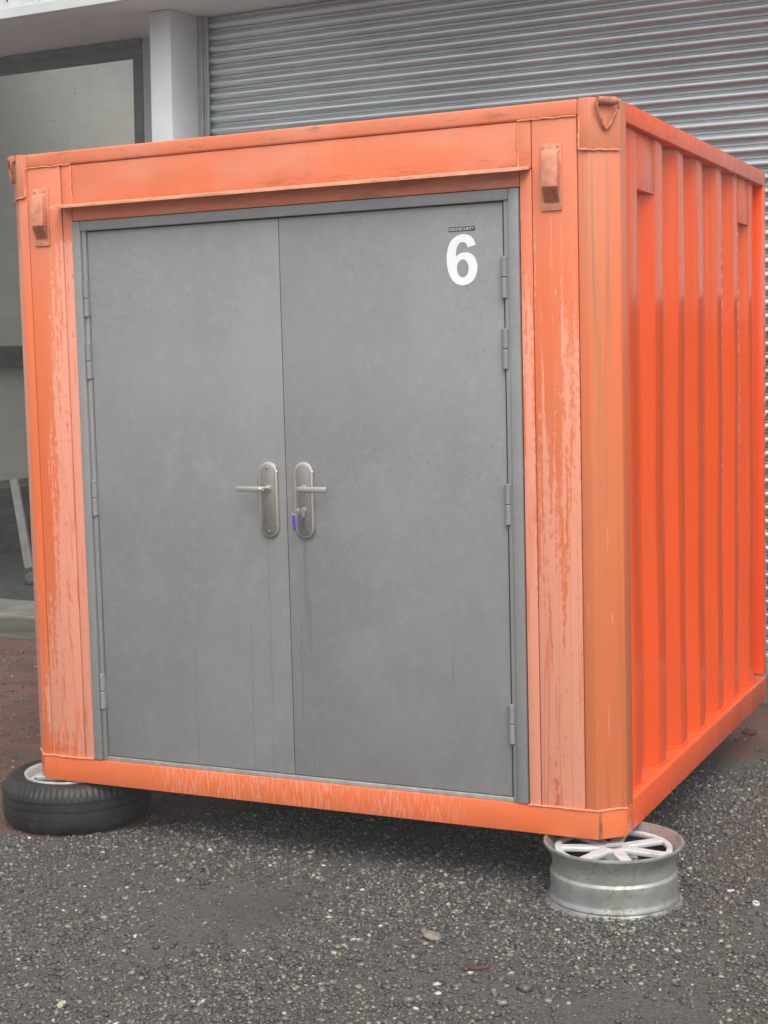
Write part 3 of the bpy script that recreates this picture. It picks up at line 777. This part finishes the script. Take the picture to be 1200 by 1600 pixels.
# door leaves
LZ0, LZ1, LY = 0.1135, 2.0535, 0.012
XM = 1.0855
def rounded_plate(cx, cz, w, h, n=14):
    r = w / 2; P = []
    for i in range(n + 1):
        a = math.pi * i / n; P.append((cx + r * math.cos(a), cz + h / 2 - r + r * math.sin(a)))
    for i in range(n + 1):
        a = math.pi + math.pi * i / n; P.append((cx + r * math.cos(a), cz - h / 2 + r + r * math.sin(a)))
    return P
TO_XZ = Matrix(((1, 0, 0, 0), (0, 0, 1, 0), (0, 1, 0, 0), (0, 0, 0, 1)))        # curve plane XY -> XZ
hz = ((1.748, 1.881), (1.521, 1.651), (1.017, 1.150), (0.292, 0.424))
for side, x0, x1 in (('left', 0.2915, XM - 0.0015), ('right', XM + 0.0015, 1.9035)):
    lf = MB().box(x0, x1, LY, 0.036, LZ0, LZ1, 0.0015).build('door', M['door'], ct, smooth=40)
    hx = 0.281 if side == 'left' else 1.9095
    first = None
    for z0, z1 in hz:
        h = MB(); zm = (z0 + z1) / 2
        for a, c in ((z0, zm - 0.0012), (zm + 0.0012, z1)):
            h.lathe([(0.0, a - zm), (0.0085, a - zm), (0.0105, a - zm + 0.002), (0.0105, c - zm - 0.002), (0.0085, c - zm), (0.0, c - zm)], 20)
        h.box(-0.0105, 0.0105, 0.0, 0.012, z0 - zm + 0.004, z1 - zm - 0.004)
        ho = h.build('hinge', M['frame'], lf, smooth=40); ho.location = (hx, LY - 0.0075, zm)
    hxc = 1.0205 if side == 'left' else 1.1605
    hp = MB()
    hp.prism(rounded_plate(hxc, 1.088, 0.074, 0.266), LY - 0.013, LY + 0.001, 'y', 0.005)
    plate = hp.build('handle', M['steel'], lf, smooth=40, fix=True)
    face = MB().prism(rounded_plate(hxc, 1.088, 0.056, 0.248), LY - 0.0165, LY - 0.0125, 'y', 0.0012)
    if side == 'left':
        for zz in (1.199, 0.977):
            face.lathe([(0.0, 0.003), (0.003, 0.0027), (0.005, 0.0)], 12, Matrix.Translation((hxc, LY - 0.017, zz)) @ Matrix.Rotation(R(90), 4, 'X'))
    face.build('handle_face', M['satin'], lf, smooth=40, fix=True)
    d = -1 if side == 'left' else 1
    lv = MB()
    zc = 1.128
    lv.tube([(hxc, LY - 0.016, zc), (hxc, LY - 0.022, zc)], 0.0135, 18)
    lv.tube([(hxc, LY - 0.02, zc), (hxc, LY - 0.040, zc), (hxc + d * 0.004, LY - 0.048, zc), (hxc + d * 0.014, LY - 0.052, zc)], [0.0085, 0.0085, 0.009, 0.0085], 14)
    b3 = bmesh.new()
    lv.box(min(hxc - d * 0.006, hxc + d * 0.108), max(hxc - d * 0.006, hxc + d * 0.108), LY - 0.057, LY - 0.046, zc - 0.0095, zc + 0.0095, 0.004, 3)
    lv.build('lever', M['steel'], lf, smooth=40)
    if side == 'right':
        cy_ = MB()
        pts = [(0.0095 * math.cos(R(a)), 0.0095 * math.sin(R(a)) + 0.009) for a in range(-40, 221, 20)] + [(-0.0055, -0.012), (-0.004, -0.016), (0.004, -0.016), (0.0055, -0.012)]
        cy_.mesh(flat_curve([pts], 0.0035, 0.0006, 1), Matrix.Translation((hxc, LY - 0.0195, 1.045)) @ TO_XZ)
        cy_.build('lock_cylinder', M['steel'], lf, smooth=40, fix=True)

SIX_OUT = [(1.8103,1.9223),(1.8071,1.9317),(1.8023,1.9420),(1.7949,1.9508),(1.7850,1.9564),(1.7716,1.9595),(1.7581,1.9589),(1.7446,1.9553),(1.7326,1.9483),(1.7222,1.9381),(1.7151,1.9245),(1.7105,1.9093),(1.7084,1.8923),(1.7082,1.8752),(1.7093,1.8581),(1.7124,1.8424),(1.7180,1.8273),(1.7262,1.8137),(1.7378,1.8031),(1.7496,1.7971),(1.7614,1.7954),(1.7749,1.7968),(1.7885,1.8016),(1.7995,1.8096),(1.8073,1.8208),(1.8126,1.8344),(1.8146,1.8482),(1.8140,1.8621),(1.8101,1.8761),(1.8029,1.8881),(1.7938,1.8958),(1.7821,1.9000),(1.7721,1.9013),(1.7602,1.9001),(1.7500,1.8963),(1.7400,1.8883),(1.7403,1.8984),(1.7419,1.9091),(1.7451,1.9198),(1.7499,1.9280),(1.7567,1.9330),(1.7644,1.9344),(1.7711,1.9330),(1.7769,1.9291),(1.7801,1.9224),(1.7811,1.9165)]
SIX_IN = [(1.7846,1.8489),(1.7840,1.8565),(1.7821,1.8636),(1.7789,1.8697),(1.7747,1.8746),(1.7697,1.8777),(1.7643,1.8790),(1.7589,1.8783),(1.7538,1.8756),(1.7494,1.8712),(1.7459,1.8654),(1.7437,1.8585),(1.7428,1.8510),(1.7433,1.8434),(1.7453,1.8363),(1.7485,1.8301),(1.7527,1.8253),(1.7577,1.8221),(1.7631,1.8209),(1.7685,1.8216),(1.7736,1.8243),(1.7780,1.8287),(1.7815,1.8345),(1.7837,1.8414)]
def smooth_poly(P, it=1, keep=()):
    for _ in range(it):
        Q = []
        for i, a in enumerate(P):
            b_ = P[(i + 1) % len(P)]
            Q += [(a[0] * .75 + b_[0] * .25, a[1] * .75 + b_[1] * .25), (a[0] * .25 + b_[0] * .75, a[1] * .25 + b_[1] * .75)]
        P = Q
    return P
doors = [o for o in ct.children if o.name.startswith('door') and o.data.materials[0] == M['door']]
rdoor = max(doors, key=lambda o: max(v.co.x for v in o.data.vertices))
six = MB().mesh(flat_curve([SIX_OUT, smooth_poly(SIX_IN)], 0.0004), Matrix.Translation((0, LY - 0.0006, 0)) @ TO_XZ).build('number_sticker', M['white'], rdoor, fix=True)
lb = MB().box(1.7155, 1.8085, LY - 0.0012, LY - 0.0001, 1.9695, 1.9835).build('name_sticker', M['black'], rdoor)
tm = MB()
for s_, xa, xb in (("DOORS", 1.7175, 1.7415), ("[", 1.7440, 1.7475), ("SECURITY", 1.7500, 1.8065)):
    t_ = text_mesh(s_, 0.013)
    co_ = [v.co.copy() for v in t_.vertices]
    x0_, x1_ = min(c.x for c in co_), max(c.x for c in co_); z0_, z1_ = min(c.y for c in co_), max(c.y for c in co_)
    for v in t_.vertices:
        v.co = ((v.co.x - x0_) / (x1_ - x0_) * (xb - xa) + xa, LY - 0.0017, (v.co.y - z0_) / (z1_ - z0_) * 0.0085 + 1.9722)
    tm.mesh(t_)
tm.build('lettering', M['white'], lb)

# corrugated right side
XO, DP, SLP = XR - 0.024, 0.036, 0.068
outs = [(0.255, 0.340), (0.559, 0.655), (0.862, 0.953), (1.148, 1.240), (1.466, 1.560), (1.765, 1.860), (2.056, 2.158)]
prof = [(XO - DP, 0.10)]
for a, c in outs: prof += [(XO - DP, a - SLP), (XO, a), (XO, c), (XO - DP, c + SLP)]
prof += [(XO - DP, D - 0.01)]
def round_prof(P, r=0.008):
    out = [P[0]]
    for i in range(1, len(P) - 1):
        a, b_, c = Vector(P[i - 1]), Vector(P[i]), Vector(P[i + 1])
        u = (a - b_); v = (c - b_); k = min(r, u.length * 0.4, v.length * 0.4)
        p0 = b_ + u.normalized() * k; p1 = b_ + v.normalized() * k
        for t_ in (0, .5, 1): out.append(tuple(p0 * (1 - t_) ** 2 + b_ * 2 * t_ * (1 - t_) + p1 * t_ ** 2))
    return out + [P[-1]]
def side_sheet(flip):
    mb = MB()
    P = round_prof(prof)
    if flip: P = [(WF - x, y) for x, y in P]
    mb.strip(P, 0.09, H - 0.05, 'z', 30)
    for v in mb.bm.verts:
        v.co.x += (0.0025 * math.sin(v.co.z * 3.1 + v.co.y * 2.0) + 0.0012 * math.sin(v.co.z * 7.3 - v.co.y * 5)) * (-1 if flip else 1)
    return mb.build('side_panel', M['side'], ct, smooth=50)
side_sheet(False); side_sheet(True)
for flip in (False, True):
    f = (lambda a, b_: (WF - b_, WF - a)) if flip else (lambda a, b_: (a, b_))
    k = f(XR - 0.075, XR + 0.0005)
    q = (lambda P: [(WF - x, z) for x, z in P]) if flip else (lambda P: P)
    # bottom rail with sloping top
    poly = q([(XR + 0.0005, 0.002), (XR + 0.0005, 0.100), (XR - 0.005, 0.106), (XR - 0.075, 0.118), (XR - 0.075, 0.002)])
    MB().prism(poly, 0.1525, D - 0.001, 'y', 0.002).build('side_bottom_rail', M['side_rail'], ct, smooth=40)
    MB().box(*k, 0.1525, D - 0.001, H - 0.062, H + 0.0005, 0.004).build('side_top_rail', M['side_rail'], ct, smooth=40)
    k2 = f(XR - 0.06, XR - 0.0005)
    MB().box(*k2, D - 0.040, D, 0.1185, H - 0.0625, 0.003).build('rear_post', M['side'], ct, smooth=40)
# vent boxes high in the recesses of the side
for (a, b_, zz) in ((0.335, 0.556, 2.100), (1.862, 2.053, 2.103)):
    MB().box(XO - 0.03, XO + 0.0015, a - 0.01, b_ + 0.008, zz, H - 0.063, 0.002).build('vent_box', M['side_rail'], ct, smooth=40)
# weld sealant along the foot of the corrugation
fz = MB(); pts = []
for i in range(len(prof) - 1):
    a, b_ = Vector(prof[i]), Vector(prof[i + 1]); k = max(2, int((b_ - a).length / 0.02))
    for t_ in range(k): q = a.lerp(b_, t_ / k); pts.append((q.x + 0.002, q.y, 0.1055 + random.uniform(-0.002, 0.003) + (XR - q.x) * 0.16))
fz.tube(pts, 0.0055, 8).build('sealant_bead', M['side'], ct, smooth=60)
# roof, back, floor with cross members
rfm = MB(); rfm.box(-0.02, WF + 0.02, 0.062, D - 0.03, H - 0.045, H - 0.012)
rfm.build('roof', M['roof'], ct)
bk = MB(); bk.box(XL + 0.03, XR - 0.061, D - 0.03, D - 0.002, 0.03, H - 0.002); bk.build('back_panel', M['side'], ct)
un = MB(); un.box(XL + 0.078, XR - 0.078, 0.062, D - 0.04, 0.05, 0.088)
for i in range(7):
    y0 = 0.2 + i * 0.3; un.box(XL + 0.079, XR - 0.079, y0, y0 + 0.045, 0.006, 0.0495)
un.build('underframe', M['under'], ct)

# keys hanging in the lock
kx, ky, kz = 1.1605, LY - 0.021, 1.054
kb = empty('key_set', (kx, ky, kz)); tag(kb, 'door key with a split ring and violet tag hanging in the right-hand lock', 'keys')
k = MB(); k.box(-0.001, 0.001, -0.022, 0.002, -0.004, 0.004); k.mesh(flat_curve([[(0.011 * math.cos(R(a)), 0.011 * math.sin(R(a))) for a in range(0, 360, 20)], [(0.003 * math.cos(R(a)) , 0.006 + 0.003 * math.sin(R(a))) for a in range(0, 360, 40)]], 0.001, 0.0004, 1), Matrix.Translation((0, -0.030, 0)) @ Matrix.Rotation(R(90), 4, 'Y'))
k.build('key', M['steel'], kb, smooth=40, fix=True)
rg = MB(); rg.tube([(-0.012 + 0.012 * math.cos(R(a)), -0.033 + 0.003 * math.sin(R(a)), -0.004 + 0.010 * math.sin(R(a))) for a in range(0, 360, 20)], 0.0013, 8, True)
rg.build('split_ring', M['steel'], kb, smooth=60)
tg = MB()
tg.mesh(flat_curve([[(-0.007, 0.002), (-0.004, 0.006), (0.004, 0.006), (0.007, 0.002), (0.0075, -0.042), (0.005, -0.046), (-0.005, -0.046), (-0.0075, -0.042)]], 0.0016, 0.0008, 2),
        Matrix.Translation((-0.018, -0.034, -0.020)) @ Matrix.Rotation(R(-35), 4, 'Z') @ TO_XZ)
tg.build('tag', M['violet'], kb, smooth=40, fix=True)

# ================================================================== WHEELS UNDER THE CONTAINER
def alloy(name, col, dirty, metal=0.6):
    n = NT(name)
    x, y, z = n.xyz()
    c = n.mix(n.map(n.noise((1, 1, 1), 9, 5, 0.6), 0.3, 0.7), tuple(q * 0.8 for q in col), col)
    g = n.mul(n.map(n.noise((1, 1, 1), 16, 6, 0.7), 0.45, 0.68), dirty)
    c = n.mix(g, c, (0.16, 0.165, 0.10))
    sp = n.mul(n.map(n.noise((1, 1, 1), 70, 4, 0.7), 0.60, 0.68), dirty)
    c = n.mix(sp, c, (0.06, 0.05, 0.04))
    low = n.mul(n.map(z, 0.05, 0.0, 0.0, 0.7), n.map(n.noise((1, 1, 1), 35, 5, 0.7), 0.4, 0.6))
    c = n.mix(n.mul(low, dirty), c, (0.07, 0.062, 0.05))
    n.set(c, n.map(n.noise((1, 1, 1), 20, 4), 0.3, 0.7, 0.32, 0.5), n.sub(metal, n.mul(g, metal * 0.8)))
    n.bump(n.noise((1, 1, 1), 120, 4), 0.12, 0.002)
    return n.m
M['alloy'] = alloy('dirty_alloy', (0.46, 0.475, 0.45), 0.75)
M['alloy_face'] = alloy('alloy_face', (0.68, 0.70, 0.70), 0.3, 0.12)
M['brake_dirt_and_shade'] = plain('brake_dirt_and_shade', (0.035, 0.033, 0.03), 0.8, 0, 0.4, 20)

def arc(r, a0, a1, n): return [(r * math.cos(a0 + (a1 - a0) * i / n), r * math.sin(a0 + (a1 - a0) * i / n)) for i in range(n + 1)]
def spoke_face(R0, n, hub, thick, bev, gap=0.30):
    """wheel face seen from outside: disc with n rounded openings between spokes"""
    outer = arc(R0, 0, 2 * math.pi, 72)[:-1]
    S_ = [outer, arc(0.030, 0, 2 * math.pi, 24)[:-1]]
    for k in range(n):
        a = 2 * math.pi * k / n; w = math.pi / n
        hw_o, hw_i = w * (1 - gap * 0.62), w * (1 - gap * 1.9)
        P = arc(R0 - 0.012, a - hw_o, a + hw_o, 12) + [(r_ * math.cos(a + h_), r_ * math.sin(a + h_)) for r_, h_ in ((R0 * 0.72, hw_o * 0.93), (hub + 0.03, hw_i * 1.15))] + arc(hub, a + hw_i * 0.75, a - hw_i * 0.75, 5) + \
            [(r_ * math.cos(a - h_), r_ * math.sin(a - h_)) for r_, h_ in ((hub + 0.03, hw_i * 1.15), (R0 * 0.72, hw_o * 0.93))]
        S_.append(smooth_poly(P, 2))
    return flat_curve(S_, thick, bev, 2)

# bare alloy wheel under the front right corner
RH = 0.203
wr = empty('bare_wheel', (2.240, 0.035, GZ - 0.004), (0, 0, R(20)))
tag(wr, 'bare dirty alloy wheel without a tyre, under the front right corner of the container', 'wheel')
bprof = [(0.1985, RH - 0.052), (0.206, RH - 0.030), (0.222, RH - 0.012), (0.226, RH - 0.003), (0.231, RH), (0.2355, RH - 0.002), (0.236, RH - 0.008), (0.232, RH - 0.014), (0.224, RH - 0.024),
         (0.214, RH - 0.040), (0.2085, RH - 0.052), (0.2070, RH - 0.070), (0.2075, RH - 0.090), (0.2150, RH - 0.098), (0.2160, RH - 0.104), (0.2145, RH - 0.120), (0.2140, RH - 0.150), (0.2145, RH - 0.160),
         (0.2155, RH - 0.166), (0.2195, RH - 0.172), (0.2210, RH - 0.178), (0.2185, RH - 0.183), (0.222, RH - 0.189), (0.231, RH - 0.193), (0.2365, RH - 0.198), (0.236, RH - 0.203), (0.228, RH - 0.203), (0.214, RH - 0.185), (0.203, RH - 0.15), (0.1985, RH - 0.09)]
MB().lathe([(r_ * 0.955, z_) for r_, z_ in bprof], 128, None, True).build('barrel', M['alloy'], wr, smooth=24)
MB().lathe([(0.1845, RH - 0.046), (0.180, 0.09), (0.185, 0.004), (0.02, 0.004)], 72).build('inner_face', M['brake_dirt_and_shade'], wr, smooth=45)  # dirty inside of the barrel; floor disc has the shade behind the spokes painted in
MB().mesh(spoke_face(0.1855, 7, 0.048, 0.004, 0.004, 0.30), Matrix.Translation((0, 0, RH - 0.030))).build('spokes', M['alloy_face'], wr, smooth=50, fix=True)
hb2 = MB(); hb2.lathe([(0.028, RH - 0.13), (0.075, RH - 0.13), (0.078, RH - 0.062), (0.066, RH - 0.062), (0.03, RH - 0.062)], 40, None, True)
hb2.build('hub', M['alloy_face'], wr, smooth=45)

# tyred wheel under the front left corner
def rubber():
    n = NT('tyre_rubber')
    c = n.mix(n.map(n.noise((1, 1, 1), 7, 5, 0.65), 0.4, 0.7), (0.010, 0.010, 0.010), (0.024, 0.023, 0.021))
    c = n.mix(n.mul(n.map(n.noise((1, 1, 1), 30, 5, 0.7), 0.55, 0.7), 0.4), c, (0.07, 0.06, 0.048))
    n.set(c, n.map(n.noise((1, 1, 1), 9, 4), 0.3, 0.7, 0.35, 0.6))
    n.bump(n.noise((1, 1, 1), 150, 3), 0.1, 0.002)
    return n.m
M['rubber'] = rubber()
TH = 0.200
wt = empty('tyred_wheel', (0.012, 0.178, GZ - 0.002), (0, 0, R(10)))
tag(wt, 'black road tyre on its silver wheel, lying flat under the front left corner', 'wheel')
RT = 0.287
tp = [(0.196, 0.022), (0.205, 0.010), (0.228, 0.004), (0.252, 0.006), (0.268, 0.016), (0.279, 0.030), (0.284, 0.040)]
gro = lambda z: [(RT, z - 0.0045), (RT - 0.005, z - 0.003), (RT - 0.005, z + 0.003), (RT, z + 0.0045)]
tp += [(RT - 0.001, 0.046)] + gro(0.066) + gro(0.100) + gro(0.134) + [(RT - 0.001, 0.154)]
tp += [(0.284, 0.160), (0.279, 0.170), (0.268, 0.184), (0.252, 0.194), (0.240, 0.1965), (0.236, 0.1955), (0.228, 0.197), (0.206, 0.191), (0.199, 0.180), (0.196, 0.10)]
tb = MB(); n_ = 288
rings = []
for i_, (r_, z_) in enumerate(tp):
    row = []
    for i in range(n_):
        rr = r_
        if (i % 4) == 0 and (0.266 < r_ < 0.2868) and (z_ > 0.15 or z_ < 0.05): rr -= 0.0035
        a = 2 * math.pi * i / n_; row.append(tb.bm.verts.new((rr * math.cos(a), rr * math.sin(a), z_)))
    rings.append(row)
for a, c in zip(rings, rings[1:] + rings[:1]):
    for i in range(n_): tb.bm.faces.new((a[i], a[(i + 1) % n_], c[(i + 1) % n_], c[i]))
tb.build('tyre', M['rubber'], wt, smooth=35, fix=True)
rp = [(0.176, TH - 0.050), (0.184, TH - 0.02), (0.191, TH - 0.010), (0.1945, TH - 0.005), (0.199, TH - 0.0035), (0.2005, TH - 0.007), (0.197, TH - 0.018), (0.196, 0.03), (0.190, 0.03), (0.186, 0.10)]
rim = MB().lathe(rp, 80, None, True).build('rim', M['alloy_face'], wt, smooth=45)
MB().mesh(spoke_face(0.183, 7, 0.050, 0.005, 0.004, 0.22), Matrix.Translation((0, 0, TH - 0.045))).build('spokes', M['alloy_face'], rim, smooth=50, fix=True)
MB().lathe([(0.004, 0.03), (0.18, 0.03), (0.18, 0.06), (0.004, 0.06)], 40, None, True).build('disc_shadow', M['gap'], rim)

# timber blocks carrying the rear corners
def block(x0, x1, y0, y1, label):
    t_ = empty('support_block', (x0, y0, GZ))
    MB().box(0, x1 - x0, 0, y1 - y0, 0.0, 0.098, 0.006).build('lower_sleeper', M['timber'], t_)
    MB().box(0.02, x1 - x0 - 0.03, 0.01, y1 - y0 - 0.01, 0.100, 0.1995, 0.006).build('upper_sleeper', M['timber'], t_)
    return tag(t_, label, 'block')
block(1.60, 2.02, 2.0, 2.24, 'dark timber block under the rear right corner of the container')
block(-0.05, 0.35, 2.02, 2.26, 'dark timber block in shadow under the rear left of the container')

# place the leaning board: foot on the floor of the bay, head leaning to the left
po.matrix_world = MBLD @ Matrix.Translation((-3.26, 1.58, -0.19)) @ Matrix.Rotation(R(-14.5), 4, 'Y') @ Matrix.Rotation(R(-4), 4, 'X')

# ================================================================== ADDED HAZE, STANDS IN FOR LENS GLARE
hz_ = MB().box(-30, 30, -9, 22, -1.6, 7.5).build('haze', bpy.data.materials.new('glare_haze'))
hm = hz_.data.materials[0]; hm.use_nodes = True
for nd in list(hm.node_tree.nodes):
    if nd.type != 'OUTPUT_MATERIAL': hm.node_tree.nodes.remove(nd)
pv = hm.node_tree.nodes.new('ShaderNodeVolumePrincipled')
pv.inputs['Color'].default_value = (0.95, 0.95, 0.95, 1); pv.inputs['Density'].default_value = 0.008; pv.inputs['Anisotropy'].default_value = 0.2
hm.node_tree.links.new(pv.outputs[0], [q for q in hm.node_tree.nodes if q.type == 'OUTPUT_MATERIAL'][0].inputs['Volume'])
tag(hz_, 'thin even haze added over the yard to stand in for lens glare', 'haze', kind='stuff')
